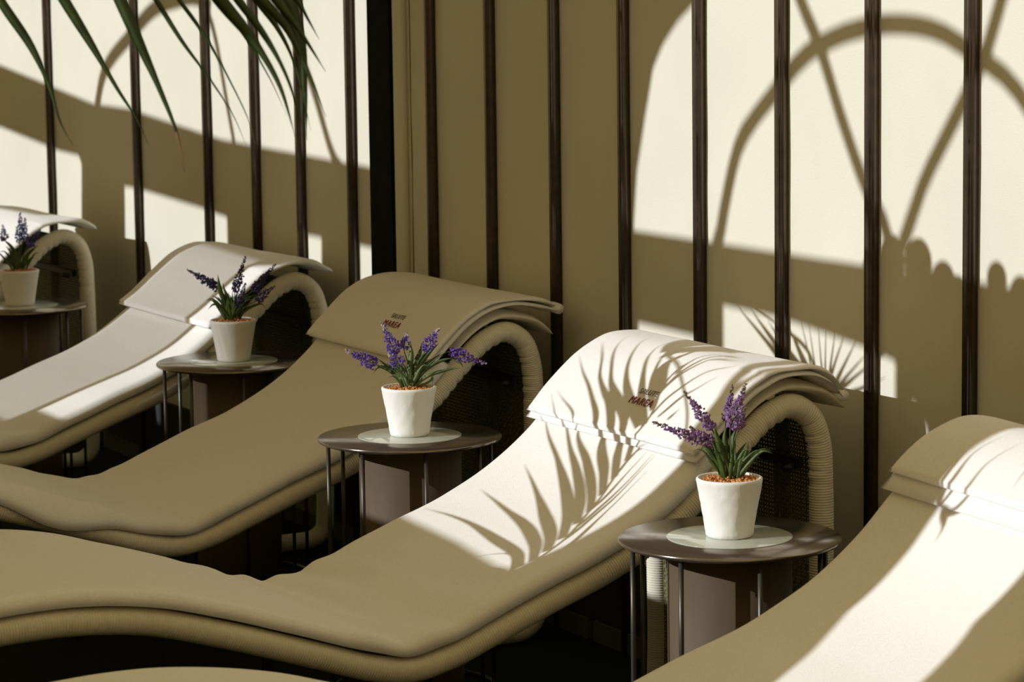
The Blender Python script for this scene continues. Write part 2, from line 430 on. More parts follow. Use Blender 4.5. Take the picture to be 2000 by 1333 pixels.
for i in range(5):
    ruff = (1.0, .3, .2, 0, .2)[i]; drape = (0, 1.0, 0, 0, 0)[i]
    V, Fs = slab(frames(cut(P_T, 1.13, (3.215, 3.225, 3.20, 3.20, 3.33)[i])), .0215, .060, -.020, LW+.020, er=.034, wr=towel_wr(i*3.7+1, (1, 1, 1.3, 1, 1)[i], ruff), edge=towel_edge(i, drape), hug=True)
    t = obj('towel', V, Fs, M['towel']); place(t, i); tag(t, TOW[i], 'towel', 'towels spread over the loungers')
    P = fold_path(i); Fr = frames(P)
    def wr2(p, s, t, i=i):
        return .003*noise.noise(Vector((s*7, t*3, i+9))) + (.005*(1-t)**3*math.sin(s*40) if s > .22 else 0)
    dbl = i in (0, 1, 4)
    V, Fs = slab(Fr, -.001 if dbl else -.009, .012, -.026, LW+.024, er=.006, nu=30, wr=wr2, taper=.007, step=.007)
    f = obj('folded_towel', V, Fs, M['towel2']); place(f, i); tag(f, FTW[i], 'towel', 'folded towels on the lounger heads')
    if dbl:                                                        # the towel is folded double: the second layer shows below
        q0 = Fr[0][0]-(Fr[1][0]-Fr[0][0]).normalized()*(.010, -.004, 0, 0, .030)[i]; q1 = Fr[-1][0]-(Fr[-1][0]-Fr[-2][0]).normalized()*.004
        Pl = [q0]+[p for p, n in Fr[1:-2]]+[q1]
        V, Fs = slab(frames(Pl), -.0125, -.0015, -.031, LW+.030, er=.006, nu=26, taper=.007, step=.007, wr=lambda p, s, t, i=i: .0018*math.sin(t*15+i)*(1 if s < .04 else .3)+(.002*(1-t)**4*math.sin(s*25) if s > .2 else 0))
        obj('under_fold', V, Fs, M['towel2'], f)
        e = Fr[-1][0]; n_ = 24                                     # the rounded bend where the towel turns back under itself
        pts = [(e.x-.003+.0015*math.sin(k*.9), -.028+(LW+.054)*k/n_, e.y-.0005+.0015*math.sin(k*1.3)) for k in range(n_+1)]
        obj('fold_bend', *tube(pts, [.0115+.0015*math.sin(k*.7+i) for k in range(n_+1)], 12), M['towel2'], f)
    if i in (0, 1, 4): lettering(i, f, Fr)
# ---------------------------------------------------------------- side tables
ZT = .594; TR = .209; DR = .117
def make_table():
    r = empty('side_table', (0, 0, 0))
    obj('tabletop', *lathe([(TR-.004, ZT-.009), (TR, ZT-.007), (TR, ZT-.002), (TR-.002, ZT), (.001, ZT)], 96, cap1=True), M['top'], r)
    obj('tabletop_disc', *lathe([(DR+.001, ZT+.0002), (DR+.001, ZT+.0012), (DR, ZT+.0016), (.001, ZT+.0016)], 80), M['disc'], r)
    obj('drum', *lathe([(DR-.004, .004), (DR, .008), (DR, ZT-.010)], 80, cap1=True), M['drum'], r)
    for k in range(8):
        a = math.atan2(-Fh.y, -Fh.x) + math.radians(12.8+45*k)
        obj('leg', *tube([(.9*TR*math.cos(a), .9*TR*math.sin(a), z) for z in (0, .2, .4, ZT-.008)], .0048, 10), M['leg'], r)
    obj('base_ring', *join(*[tube([(.9*TR*math.cos(2*math.pi*k/48), .9*TR*math.sin(2*math.pi*k/48), .006) for k in range(49)], .005, 8, caps=False)]), M['leg'], r)
    return r
tp = make_table()
TABLES = [((2.941, 4.662), 'round bronze side table under the pot nearest the camera, clear of the lit towel'),
          ((2.951, 6.036), 'round bronze side table holding the widely spread violet flowers before the shaded lounger'),
          ((3.100, 7.412), 'round bronze side table carrying the smooth beige pot, partly hidden by the shaded lounger'),
          ((3.034, 8.976), 'small round side table at the far left edge, holding the most distant pot')]
for i, ((v, u), lab) in enumerate(TABLES):
    t = tp if i == 0 else copy_tree(tp); t.location = (v, u, 0); tag(t, lab, 'table', 'round side tables between the loungers')
# ---------------------------------------------------------------- lavender pots
def blob(c, r, ax_):
    """a small floret: a squashed octahedron"""
    a = Vector(ax_).normalized(); b = a.orthogonal().normalized(); d = a.cross(b); c = Vector(c)
    V = [c+a*r*1.3, c-a*r*.9, c+b*r, c-b*r, c+d*r, c-d*r]
    return V, [(0, 2, 4), (0, 4, 3), (0, 3, 5), (0, 5, 2), (1, 4, 2), (1, 3, 4), (1, 5, 3), (1, 2, 5)]
def spike(base, tip, r0, par, m_main, m_tip, rng):
    base, tip = Vector(base), Vector(tip); d = tip-base; L = d.length; d.normalize(); b = d.orthogonal().normalized(); c = d.cross(b)
    A, B = [], []; n = int(L/.0028)
    for i in range(n):
        s = i/(n-1); rad = r0*(.75+.5*math.sin(math.pi*min(1, s*1.35+.1)))*(1-.78*s**2.2)
        for k in range(7 if s < .75 else 4):
            a = rng.uniform(0, 6.28); q = rng.uniform(.45, 1.12)
            o = b*math.cos(a)+c*math.sin(a)
            pos = base+d*(L*s+rng.uniform(-.002, .002))+o*rad*q
            dst = B if s > .80 and rng.random() < .8 else A
            dst.append(blob(pos, rng.uniform(.0023, .0042)*(1-.4*s), o+d*.6))
    f = obj('flower_spike', *join(*A), m_main, par, smooth=False)
    if B: obj('spike_tip', *join(*B), m_tip, par, smooth=False)
    return f
def blade(pts, w_, fold=.25):
    pts = spline(pts, .006); V, Fs = [], []; n = len(pts)
    for i, p in enumerate(pts):
        t = (pts[min(i+1, n-1)]-pts[max(i-1, 0)]).normalized(); s = i/(n-1)
        side = t.cross(Fh); side = side.normalized() if side.length > .05 else Rv.copy()
        nn = t.cross(side).normalized(); ww = w_*.5*(.55+.9*math.sin(math.pi*min(s*.85+.12, 1)))*(1 if s < .6 else 1-((s-.6)/.4)**1.6*.95)
        V += [p-side*ww, p+nn*ww*fold, p+side*ww, p-nn*ww*.12]
        if i:
            b = len(V); Fs += [(b-8, b-7, b-3, b-4), (b-7, b-6, b-2, b-3), (b-6, b-5, b-1, b-2), (b-5, b-8, b-4, b-1)]
    Fs += [(0, 3, 2, 1), (len(V)-4, len(V)-3, len(V)-2, len(V)-1)]
    return V, Fs
def loc(x, z, y=0): return Rv*x + Up*z + Fh*y                    # right, up, away
def lavender(i, vu, label, rough, spikes, leaves, mats, potw=.0625, both=.0445, ph=.112, seed=1, nleaf=16):
    rng = random.Random(seed)
    base_z = ZT+.0016
    r = empty('potted_lavender', (vu[0], vu[1], base_z), label, 'potted plant', 'potted lavender on the side tables')
    jt = (lambda a, z, rr: .0011*noise.noise(Vector((math.cos(a)*3, math.sin(a)*3, z*60+seed)))+.0008*noise.noise(Vector((math.cos(a)*9, math.sin(a)*9, z*120)))) if rough else None
    prof = [(both-.004, 0), (both, .003)]
    for k in range(1, 14): s = k/14; prof.append((both+(potw-both-.002)*s**1.15, .003+(ph-.018)*s))
    prof += [(potw-.0015, ph-.012), (potw, ph-.006), (potw-.0005, ph-.002), (potw-.003, ph), (potw-.006, ph-.001), (potw-.008, ph-.012)]
    obj('pot', *lathe(prof, 64, cap1=True, jit=jt), M['pot'] if rough else M['pot2'], r)
    ch = []
    for k in range(420):
        a = rng.uniform(0, 6.28); q = (potw-.010)*math.sqrt(rng.random()); z = ph-.009+rng.uniform(0, .013)*(1-.7*q/potw)
        ch.append(blob((q*math.cos(a), q*math.sin(a), z), rng.uniform(.0022, .0040), (rng.uniform(-1, 1), rng.uniform(-1, 1), rng.uniform(-.5, .5))))
    wc = obj('wood_chips', *join(*ch), M['chip'], r, smooth=False); wc['kind'] = 'stuff'
    for (bx, bz, tx, tz, y, rad) in spikes:
        b = loc(bx, bz, y*.8); t = loc(tx, tz, y*1.2); root = loc(rng.uniform(-.012, .012), ph-.006, y*.2)
        mid = root.lerp(b, .55)+loc(-(bx)*.12, .008)
        st = obj('flower_stem', *tube(spline([root, mid, b, b.lerp(t, .5)], .008), .0013, 6), M['stem'], r)
        spike(b, t, rad, st, mats[0], mats[1], rng)
    for (pts, w_) in leaves:
        y = rng.uniform(-.03, .03); n = len(pts)
        obj('leaf', *blade([loc(x, z, y*(k/(n-1))) for k, (x, z) in enumerate(pts)], w_), M[mats[2]] if rng.random() < .7 else M['leaf'], r)
    for k in range(nleaf):
        a = rng.uniform(-1.0, 1.0); L = rng.uniform(.045, .085); y = rng.uniform(-.03, .03); x0 = rng.uniform(-.018, .018)
        x1 = x0+math.sin(a*.75)*L; z1 = ph-.008+math.cos(a*.75)*L
        pts = [loc(x0, ph-.010, y*.3), loc(x0+(x1-x0)*.35, ph-.008+(z1-ph)*.5, y*.6), loc(x1, z1, y), loc(x1+(x1-x0)*.35, z1-.004*abs(a), y*1.3)]
        obj('leaf', *blade(pts, rng.uniform(.0032, .0056)), M[mats[2]] if rng.random() < .65 else M['leaf'], r)
    return r
def L(cx, by, s, items):                                         # pixel readings of the photo to metres about the pot foot
    return items
def mk(cx, by, s, rows): return [((bx-cx)/s, (by-b_)/s, (tx-cx)/s, (by-t_)/s, y, rd) for (bx, b_, tx, t_, y, rd) in rows]
def ml(cx, by, s, rows): return [([((x-cx)/s, (by-z)/s) for x, z in pts], w_/s) for pts, w_ in rows]
lavender(0, TABLES[0][0], 'rough white plaster pot of pale violet lavender, nearest the camera, orange wood chips inside', True,
  mk(1426, 1050, 1044, [(1392, 868, 1278, 823, .0, .0100), (1392, 838, 1340, 766, .01, .0095), (1428, 835, 1457, 750, -.01, .012), (1422, 825, 1436, 760, .03, .0075), (1400, 872, 1352, 838, .02, .0085), (1445, 838, 1458, 800, .01, .008)]),
  ml(1426, 1050, 1044, [([(1420, 935), (1405, 905), (1385, 878), (1368, 862)], 8), ([(1425, 935), (1410, 880), (1398, 835), (1402, 828)], 10), ([(1428, 935), (1440, 900), (1452, 880), (1463, 868)], 6),
     ([(1430, 935), (1448, 905), (1458, 885), (1462, 858)], 6), ([(1420, 935), (1420, 890), (1418, 850), (1424, 828)], 9), ([(1424, 935), (1432, 880), (1436, 850), (1446, 835)], 9), ([(1422, 935), (1400, 912), (1385, 895), (1380, 890)], 7)]),
  (M['lilac'], M['tipd'], 'leafd'), seed=11, nleaf=46)
lavender(1, TABLES[1][0], 'rough white pot of deep violet lavender with widely spreading spikes, before the shaded lounger', True,
  mk(802, 852, 860, [(738, 712, 681, 683, .0, .0125), (777, 692, 752, 632, .01, .0125), (786, 712, 766, 690, -.02, .015), (793, 682, 799, 654, .02, .011), (836, 684, 862, 642, -.01, .012), (885, 688, 952, 713, .0, .0115)]),
  ml(802, 852, 860, [([(795, 758), (770, 728), (745, 718), (731, 733)], 6), ([(800, 758), (775, 725), (755, 712), (740, 700)], 5), ([(808, 758), (835, 725), (865, 708), (900, 702)], 5), ([(810, 758), (840, 735), (880, 722), (905, 718)], 5),
     ([(806, 758), (822, 715), (842, 690), (862, 672)], 8), ([(805, 758), (815, 715), (825, 690), (828, 672)], 8), ([(800, 758), (805, 715), (808, 690), (805, 665)], 8), ([(798, 758), (788, 735), (782, 715), (779, 705)], 6),
     ([(815, 758), (845, 745), (850, 735), (847, 755)], 3), ([(790, 758), (786, 740), (795, 738), (802, 758)], 5), ([(808, 758), (830, 720), (850, 705), (868, 690)], 7), ([(885, 690), (895, 705), (903, 710), (909, 720)], 4)]),
  (M['purple'], M['tip'], 'leaf'), seed=5, nleaf=30)
lavender(2, TABLES[2][0], 'smooth beige pot of dark violet lavender on the table by the fourth lounger', False,
  mk(458, 700, 720, [(424, 552, 373, 522, .0, .010), (463, 565, 485, 498, .01, .010), (500, 562, 543, 513, -.01, .010), (468, 592, 486, 548, -.02, .010), (505, 585, 538, 558, .02, .010), (430, 560, 402, 538, .01, .009)]),
  ml(458, 700, 720, [([(455, 612), (430, 590), (420, 590), (410, 600)], 4), ([(452, 612), (440, 590), (430, 580), (418, 572)], 4), ([(450, 612), (442, 580), (436, 560), (433, 528)], 7), ([(470, 612), (495, 595), (515, 590), (522, 598)], 4),
     ([(460, 612), (452, 580), (444, 560), (442, 545)], 5), ([(468, 612), (480, 585), (500, 575), (515, 572)], 6)]),
  (M['indigo'], M['indigo'], 'leafd'), seed=8, nleaf=34)
lavender(3, TABLES[3][0], 'smooth white pot of dark blue lavender at the far left edge of the row', False,
  mk(38, 598, 622, [(12, 470, 9, 440, .0, .011), (40, 475, 43, 418, .01, .0125), (60, 478, 83, 450, -.01, .011), (50, 468, 56, 426, -.02, .011), (58, 482, 70, 462, .01, .012)]),
  ml(38, 598, 622, [([(35, 525), (25, 500), (18, 490), (10, 482)], 4), ([(40, 525), (55, 500), (68, 488), (78, 480)], 5), ([(38, 525), (30, 495), (22, 480), (12, 470)], 6)]),
  (M['indigo'], M['indigo'], 'leafd'), seed=9, nleaf=18)
# ---------------------------------------------------------------- palm frond hanging into view
FROND_LEAVES = [[[[1.3885, 4.214, 1.6727], [1.4049, 4.1986, 1.6282], [1.4392, 4.1703, 1.5614], [1.458, 4.152, 1.5058], [1.469, 4.1378, 1.4504], [1.4828, 4.1254, 1.417]], 0.0134], [[[1.4748, 4.2575, 1.7088], [1.5119, 4.2252, 1.6258], [1.5435, 4.1982, 1.5579], [1.572, 4.1734, 1.4937], [1.5923, 4.1564, 1.4522], [1.606, 4.1432, 1.413]], 0.0151], [[[1.5404, 4.1756, 1.7149], [1.5701, 4.1463, 1.6253], [1.5887, 4.1274, 1.5657], [1.6101, 4.106, 1.4985], [1.6282, 4.0863, 1.4314], [1.634, 4.0748, 1.3757]], 0.018], [[[1.5936, 4.2113, 1.7146], [1.637, 4.1746, 1.6237], [1.6659, 4.1501, 1.5631], [1.6985, 4.1242, 1.5062], [1.7246, 4.1023, 1.4532], [1.7396, 4.0869, 1.4041]], 0.0076], [[[1.6217, 4.2012, 1.7067], [1.669, 4.1634, 1.6231], [1.6985, 4.1397, 1.57], [1.7269, 4.1144, 1.5018], [1.7472, 4.0945, 1.4413], [1.7542, 4.0834, 1.3922]], 0.0061], [[[1.6243, 4.0459, 1.7056], [1.6702, 4.0093, 1.6246], [1.708, 3.9803, 1.5656], [1.7358, 3.9561, 1.5031], [1.751, 3.9367, 1.4277]], 0.0191], [[[1.6449, 4.0194, 1.6979], [1.688, 3.9855, 1.6244], [1.7195, 3.9604, 1.5694], [1.7413, 3.9406, 1.5144], [1.7603, 3.9167, 1.4232]], 0.0117], [[[1.7412, 4.1942, 1.6976], [1.7896, 4.1569, 1.6207], [1.8166, 4.1355, 1.5746], [1.8343, 4.1181, 1.5211], [1.8475, 4.0967, 1.4257]], 0.0092], [[[1.6998, 4.0565, 1.69], [1.7421, 4.0239, 1.623], [1.7705, 4.0026, 1.5819], [1.7948, 3.9791, 1.5115], [1.8108, 3.9619, 1.4537]], 0.0149], [[[1.7231, 4.0361, 1.6823], [1.758, 4.0086, 1.6228], [1.7841, 3.9879, 1.5782], [1.8131, 3.9636, 1.5188]], 0.0148], [[[1.8093, 4.1988, 1.6814], [1.8443, 4.1709, 1.6195], [1.8596, 4.1523, 1.5501], [1.8594, 4.141, 1.4734], [1.8561, 4.1333, 1.4105]], 0.0217], [[[1.7776, 4.0694, 1.6666], [1.8075, 4.0467, 1.6214], [1.8188, 4.0367, 1.5951], [1.8317, 4.0251, 1.5636]], 0.0105], [[[1.6814, 4.2282, 1.7138], [1.7326, 4.1883, 1.6292], [1.7658, 4.1625, 1.5754], [1.7979, 4.135, 1.5064], [1.8173, 4.1161, 1.449]], 0.0069], [[[1.7622, 4.0804, 1.6743], [1.7876, 4.0579, 1.6142], [1.8028, 4.043, 1.5692], [1.8082, 4.0323, 1.5168], [1.8003, 4.0259, 1.446]], 0.012]]
FROND_RACHIS = [[1.1244, 4.4834, 2.0506], [1.2776, 4.3756, 1.8762], [1.4757, 4.2538, 1.7685], [1.6322, 4.1644, 1.7287], [1.7169, 4.1157, 1.705], [1.775, 4.0812, 1.6816], [1.7993, 4.0637, 1.6514]]
def palm_leaf(pts, w_, par, m, tipm=None):
    P = spline(pts, .012); V, Fs = [], []; n = len(P)
    for i, p in enumerate(P):
        t = (P[min(i+1, n-1)]-P[max(i-1, 0)]).normalized(); s = i/(n-1); side = t.cross(Fh).normalized(); nn = t.cross(side).normalized()
        ww = .5*w_*max(.05, (1-s**2.2)*(.75+.4*math.sin(math.pi*min(1, s*1.6))))
        V += [p-side*ww, p+nn*ww*.5, p+side*ww, p+nn*ww*.5+nn*.0008]
        if i:
            b = len(V); Fs += [(b-8, b-7, b-3, b-4), (b-7, b-6, b-2, b-3), (b-6, b-5, b-1, b-2), (b-5, b-8, b-4, b-1)]
    Fs += [(0, 3, 2, 1), (len(V)-4, len(V)-3, len(V)-2, len(V)-1)]
    o = obj('leaflet', V, Fs, m, par)
    if tipm:
        o.data.materials.append(tipm)
        for f in o.data.polygons:
            if f.index > len(o.data.polygons)*.82: f.material_index = 1
    return o
palm = empty('palm', (0.70, 5.27, 0), 'tall green palm whose slender dark leaflets hang into the upper left corner', 'palm')
def pl(p): return (Vector(p)-Vector((0.70, 5.27, 0)))
obj('planter', *lathe([(.17, 0), (.20, .02), (.23, .40), (.235, .42), (.21, .42), (.205, .38)], 40), M['pot2'], palm)
obj('trunk', *tube([(0, 0, .36), (.02, -.02, .8), (.05, -.06, 1.3), (.10, -.10, 1.75)], [.05, .042, .035, .03], 14), M['trunk'], palm)
rch = [Vector((.10, -.10, 1.72)), Vector((.26, -.24, 1.98))] + [pl(p) for p in FROND_RACHIS]
rc = obj('frond_stem', *tube(spline(rch, .03), .005, 8), M['palm'], palm)
for k, (pts, w_) in enumerate(FROND_LEAVES):
    palm_leaf([pl(p) for p in pts], w_, rc, M['palm'], M['palmtip'] if k in (2, 4, 12) else None)
SHADE_RACHIS = [[5.205, 0.953], [5.218, 0.989], [5.264, 1.058], [5.335, 1.14], [5.396, 1.233], [5.409, 1.27], [5.419, 1.382], [5.464, 1.451], [5.479, 1.515]]
SHADE_LEAVES = [[[[5.22, 0.965], [5.317, 0.995], [5.37, 0.977], [5.395, 0.96]], 0.0083], [[[5.205, 0.953], [5.267, 0.96], [5.347, 0.95]], 0.0083], [[[5.232, 0.981], [5.3, 1.0], [5.442, 1.013], [5.589, 1.025], [5.692, 1.025], [5.789, 1.019]], 0.0181], [[[5.231, 1.001], [5.316, 1.034], [5.427, 1.06], [5.593, 1.083], [5.737, 1.103]], 0.0198], [[[5.25, 1.029], [5.328, 1.064], [5.448, 1.101], [5.609, 1.153], [5.719, 1.189]], 0.0214], [[[5.28, 1.064], [5.368, 1.113], [5.513, 1.175], [5.647, 1.23], [5.768, 1.28], [5.851, 1.325]], 0.0231], [[[5.313, 1.105], [5.419, 1.162], [5.548, 1.221], [5.661, 1.272], [5.818, 1.366]], 0.0214], [[[5.334, 1.139], [5.419, 1.187], [5.538, 1.243], [5.662, 1.3], [5.673, 1.327], [5.765, 1.361], [5.804, 1.373]], 0.0214], [[[5.368, 1.183], [5.443, 1.231], [5.536, 1.284], [5.59, 1.34], [5.665, 1.382], [5.719, 1.409], [5.771, 1.431], [5.849, 1.468]], 0.0247], [[[5.391, 1.226], [5.462, 1.279], [5.503, 1.321], [5.539, 1.349], [5.603, 1.387], [5.636, 1.399], [5.701, 1.431], [5.757, 1.473], [5.843, 1.516]], 0.0264], [[[5.414, 1.273], [5.494, 1.358], [5.562, 1.391], [5.647, 1.429], [5.7, 1.467], [5.779, 1.52], [5.813, 1.55]], 0.0264], [[[5.427, 1.351], [5.515, 1.394], [5.596, 1.438], [5.663, 1.489], [5.716, 1.532], [5.751, 1.56]], 0.0247], [[[5.412, 1.358], [5.498, 1.412], [5.576, 1.474], [5.633, 1.519], [5.655, 1.548], [5.666, 1.567]], 0.0264], [[[5.431, 1.397], [5.498, 1.442], [5.551, 1.49], [5.595, 1.533], [5.614, 1.565]], 0.0214], [[[5.457, 1.442], [5.519, 1.483], [5.542, 1.514], [5.527, 1.542], [5.53, 1.569], [5.441, 1.567]], 0.0429], [[[5.393, 1.384], [5.374, 1.438], [5.349, 1.464], [5.325, 1.501]], 0.02], [[[5.355, 1.383], [5.346, 1.412]], 0.02], [[[5.419, 1.385], [5.419, 1.422], [5.397, 1.47], [5.376, 1.508], [5.315, 1.536]], 0.0175], [[[5.442, 1.412], [5.455, 1.438], [5.45, 1.479], [5.44, 1.512], [5.429, 1.535], [5.343, 1.548]], 0.0175], [[[5.457, 1.452], [5.456, 1.503], [5.451, 1.534], [5.435, 1.554], [5.369, 1.557]], 0.0175], [[[5.465, 1.489], [5.476, 1.526], [5.466, 1.551], [5.441, 1.562]], 0.015], [[[5.218, 0.989], [5.225, 1.045], [5.272, 1.117], [5.307, 1.198], [5.316, 1.255]], 0.0162], [[[5.264, 1.058], [5.302, 1.132], [5.335, 1.241], [5.342, 1.299]], 0.0162], [[[5.335, 1.14], [5.368, 1.236], [5.378, 1.3]], 0.0162], [[[5.396, 1.233], [5.412, 1.293], [5.37, 1.323]], 0.0162], [[[5.294, 1.09], [5.33, 1.177], [5.347, 1.262], [5.353, 1.3]], 0.0162]]
SIDE_LEAVES = [[[[4.375, 1.564], [4.368, 1.617], [4.387, 1.685], [4.384, 1.729]], 0.02], [[[4.335, 1.563], [4.315, 1.609], [4.324, 1.663], [4.317, 1.719]], 0.02], [[[4.337, 1.531], [4.327, 1.499]], 0.02], [[[4.409, 1.621], [4.433, 1.689]], 0.02]]
FAN_LEAVES = [[[[5.589, 1.534], [5.764, 1.638], [5.925, 1.726]], 0.0269], [[[5.593, 1.533], [5.733, 1.636], [5.862, 1.721]], 0.0376], [[[5.583, 1.534], [5.689, 1.626], [5.789, 1.701]], 0.043], [[[5.591, 1.533], [5.649, 1.624], [5.708, 1.698]], 0.0538], [[[5.594, 1.533], [5.63, 1.642], [5.669, 1.73]], 0.0188], [[[5.583, 1.534], [5.611, 1.638], [5.634, 1.723]], 0.0188], [[[5.566, 1.536], [5.584, 1.643], [5.598, 1.73]], 0.0215], [[[5.57, 1.536], [5.566, 1.641], [5.563, 1.727]], 0.0242], [[[5.571, 1.536], [5.543, 1.639], [5.521, 1.723]], 0.0323], [[[5.589, 1.533], [5.532, 1.632], [5.486, 1.711]], 0.0376], [[[5.579, 1.535], [5.504, 1.626], [5.445, 1.699]], 0.043], [[[5.587, 1.534], [5.487, 1.613], [5.407, 1.676]], 0.0323], [[[5.591, 1.533], [5.468, 1.609], [5.37, 1.67]], 0.0323], [[[5.593, 1.533], [5.454, 1.587], [5.345, 1.63]], 0.0323], [[[5.591, 1.528], [5.622, 1.641], [5.742, 1.695], [5.908, 1.735]], 0.012]]
ROUND_LEAVES = [[5.506, 2.401, 0.0473], [5.408, 2.38, 0.0495], [5.329, 2.361, 0.0452], [5.273, 2.32, 0.0387], [5.533, 2.326, 0.0516], [5.443, 2.293, 0.0591], [5.346, 2.271, 0.0538], [5.26, 2.249, 0.0484], [5.551, 2.239, 0.0484], [5.46, 2.206, 0.0484], [5.145, 2.363, 0.0323], [5.081, 2.369, 0.0387], [5.186, 2.308, 0.0387], [5.096, 2.287, 0.0538], [5.193, 2.226, 0.0484], [5.302, 2.188, 0.0452], [5.102, 2.196, 0.0516], [5.209, 2.132, 0.0452], [5.57, 2.366, 0.043], [5.336, 2.105, 0.0237], [5.301, 2.058, 0.0323], [5.118, 2.123, 0.0376], [5.025, 2.334, 0.0484], [5.008, 2.257, 0.0538], [5.006, 2.158, 0.0484], [5.371, 2.195, 0.043]]
# ---------------------------------------------------------------- unseen window wall on the sun side, openings shaped to cast the lit patches
GV, DU, DZ = -1.60, .2828, .808                                # outlines below are read at v=.4 and carried back along the sun
def plate(polys, depth, mat_, name, par=None):
    """2D outlines (first is the outside, the rest are holes) in (u, z), given a real thickness"""
    cu = bpy.data.curves.new('c', 'CURVE'); cu.dimensions = '2D'; cu.fill_mode = 'BOTH'; cu.extrude = depth/2
    for P in polys:
        sp = cu.splines.new('POLY'); sp.points.add(len(P)-1); sp.use_cyclic_u = True
        for q, p in zip(sp.points, P): q.co = (p[0], p[1], 0, 1)
    o = bpy.data.objects.new('c', cu); COL.objects.link(o)
    dg = bpy.context.evaluated_depsgraph_get(); ev = o.evaluated_get(dg); me = ev.to_mesh()
    V = [(GV+q.co.z, q.co.x+DU, q.co.y+DZ) for q in me.vertices]; Fs = [tuple(p.vertices) for p in me.polygons]
    ev.to_mesh_clear(); bpy.data.objects.remove(o); bpy.data.curves.remove(cu)
    return obj(name, V, Fs, mat_, par, smooth=False)
HOLES = {
 'fan_right': [(6.531, 2.30), (6.512, 2.45), (6.472, 2.585), (6.436, 2.693), (6.389, 2.753), (6.32, 2.807), (6.242, 2.855), (6.1, 2.93), (5.8, 3.01), (5.45, 3.05), (5.1, 3.01), (4.8, 2.93), (4.58, 2.8), (4.43, 2.55), (4.38, 2.30)],
 'fan_left': [(7.945, 2.365), (8.72, 2.382), (9.037, 2.389), (9.825, 2.451), (10.166, 2.455), (11.133, 2.558), (11.9, 2.60), (11.8, 2.95), (11.0, 3.05), (9.5, 3.12), (8.4, 3.1), (8.05, 3.0), (7.94, 2.85)],
 'pane_c': [(5.385, 1.41), (5.39, 1.60), (5.395, 1.74), (5.41, 1.90), (5.465, 2.009), (5.465, 2.12), (5.548, 2.135), (5.898, 2.168), (6.135, 2.172), (6.135, 1.93), (6.12, 1.44), (5.67, 1.422), (5.45, 1.404)],
 'pane_d': [(6.20, 1.40), (6.20, 2.088), (6.51, 2.093), (6.51, 1.40)],
 'pane_a': [(4.03, 1.25), (4.06, 1.47), (4.129, 1.60), (4.129, 2.10), (4.50, 2.12), (4.487, 1.96), (4.465, 1.778), (4.428, 1.55), (4.32, 1.389), (4.26, 1.25)],
 'pane_b': [(4.80, 1.22), (4.80, 1.95), (5.13, 1.95), (5.13, 1.22)],
 'pane_e': [(7.885, 1.36), (7.93, 1.97), (7.945, 2.151), (8.05, 2.151), (8.055, 2.01), (8.15, 1.99), (8.15, 1.36)],
 'half_light_f': [(8.175, 1.30), (8.175, 2.01), (8.66, 2.03), (8.66, 1.30)],
 'half_light_k': [(7.72, 1.42), (7.72, 1.92), (7.87, 1.92), (7.86, 1.42)],
 'pane_g': [(8.312, 2.05), (8.307, 2.152), (8.433, 2.152), (8.44, 2.05)],
 'pane_h': [(9.58, 1.42), (9.57, 1.86), (9.017, 1.86), (9.012, 2.16), (9.24, 2.176), (9.752, 2.20), (9.894, 2.20), (9.905, 2.00), (10.25, 1.99), (10.25, 1.86), (9.925, 1.84), (9.925, 1.42)],
 'light_slit_a': [(5.418, 2.02), (5.400, 2.05), (5.388, 2.00), (5.392, 1.94), (5.408, 1.96)],  # leaf-shaped cutouts added to imitate sun spots between leaves
 'light_slit_b': [(5.375, 1.97), (5.362, 2.01), (5.350, 1.97), (5.350, 1.90), (5.366, 1.90)],
 'pane_i': [(10.327, 1.96), (10.302, 2.245), (10.335, 2.279), (10.544, 2.286), (11.157, 2.339), (11.9, 2.38), (11.9, 1.96)],
}
ww = plate([[(-1.4, -DZ), (-1.4, 3.6), (12.8, 3.6), (12.8, -DZ)]] + list(HOLES.values()), .03, M['frame'], 'wall_left'); ww['kind'] = 'structure'
tag(obj('shade_ceiling', *box(.47, 3.70, 5.9, 13.0, 3.20, 3.26), M['frame'], smooth=False), kind='structure')  # unseen roof piece, added over the far bays to darken them
def bar(pts, w_, name='glazing_bar'):
    P = spline([(GV, u+DU, z+DZ) for u, z in pts], .05); V, Fs = [], []
    for i, p in enumerate(P):
        t = (P[min(i+1, len(P)-1)]-P[max(i-1, 0)]).normalized(); s = t.cross(Vector((1, 0, 0))).normalized()
        for a, b in ((-1, -1), (1, -1), (1, 1), (-1, 1)): V.append(p+s*(w_/2*a)+Vector((.012*b, 0, 0)))
    for i in range(len(P)-1):
        for k in range(4):
            j = (k+1) % 4; Fs.append((i*4+k, i*4+j, (i+1)*4+j, (i+1)*4+k))
    Fs += [(3, 2, 1, 0), tuple(len(V)-4+k for k in range(4))]
    return obj(name, V, Fs, M['frame'], ww, smooth=False)
bar([(6.165, 2.29), (6.149, 2.316), (6.115, 2.417), (6.051, 2.546), (5.936, 2.641), (5.786, 2.744), (5.662, 2.784), (5.478, 2.809), (5.321, 2.796), (5.203, 2.753), (5.105, 2.712), (5.041, 2.665), (4.90, 2.53), (4.80, 2.38), (4.78, 2.29)], .034)
bar([(5.49, 2.36), (5.513, 2.404), (5.568, 2.464), (5.662, 2.608), (5.757, 2.772), (5.816, 2.852), (5.90, 3.0)], .034)
bar([(5.45, 2.35), (5.423, 2.4), (5.37, 2.497), (5.285, 2.604), (5.17, 2.759), (5.123, 2.859), (5.05, 3.0)], .030)
bar([(9.10, 2.80), (9.20, 2.83), (9.387, 2.819), (9.566, 2.792), (9.804, 2.697), (10.056, 2.571), (10.14, 2.44)], .045)
bar([(9.20, 2.95), (9.152, 2.821), (9.076, 2.727), (8.988, 2.51), (8.936, 2.38)], .026)
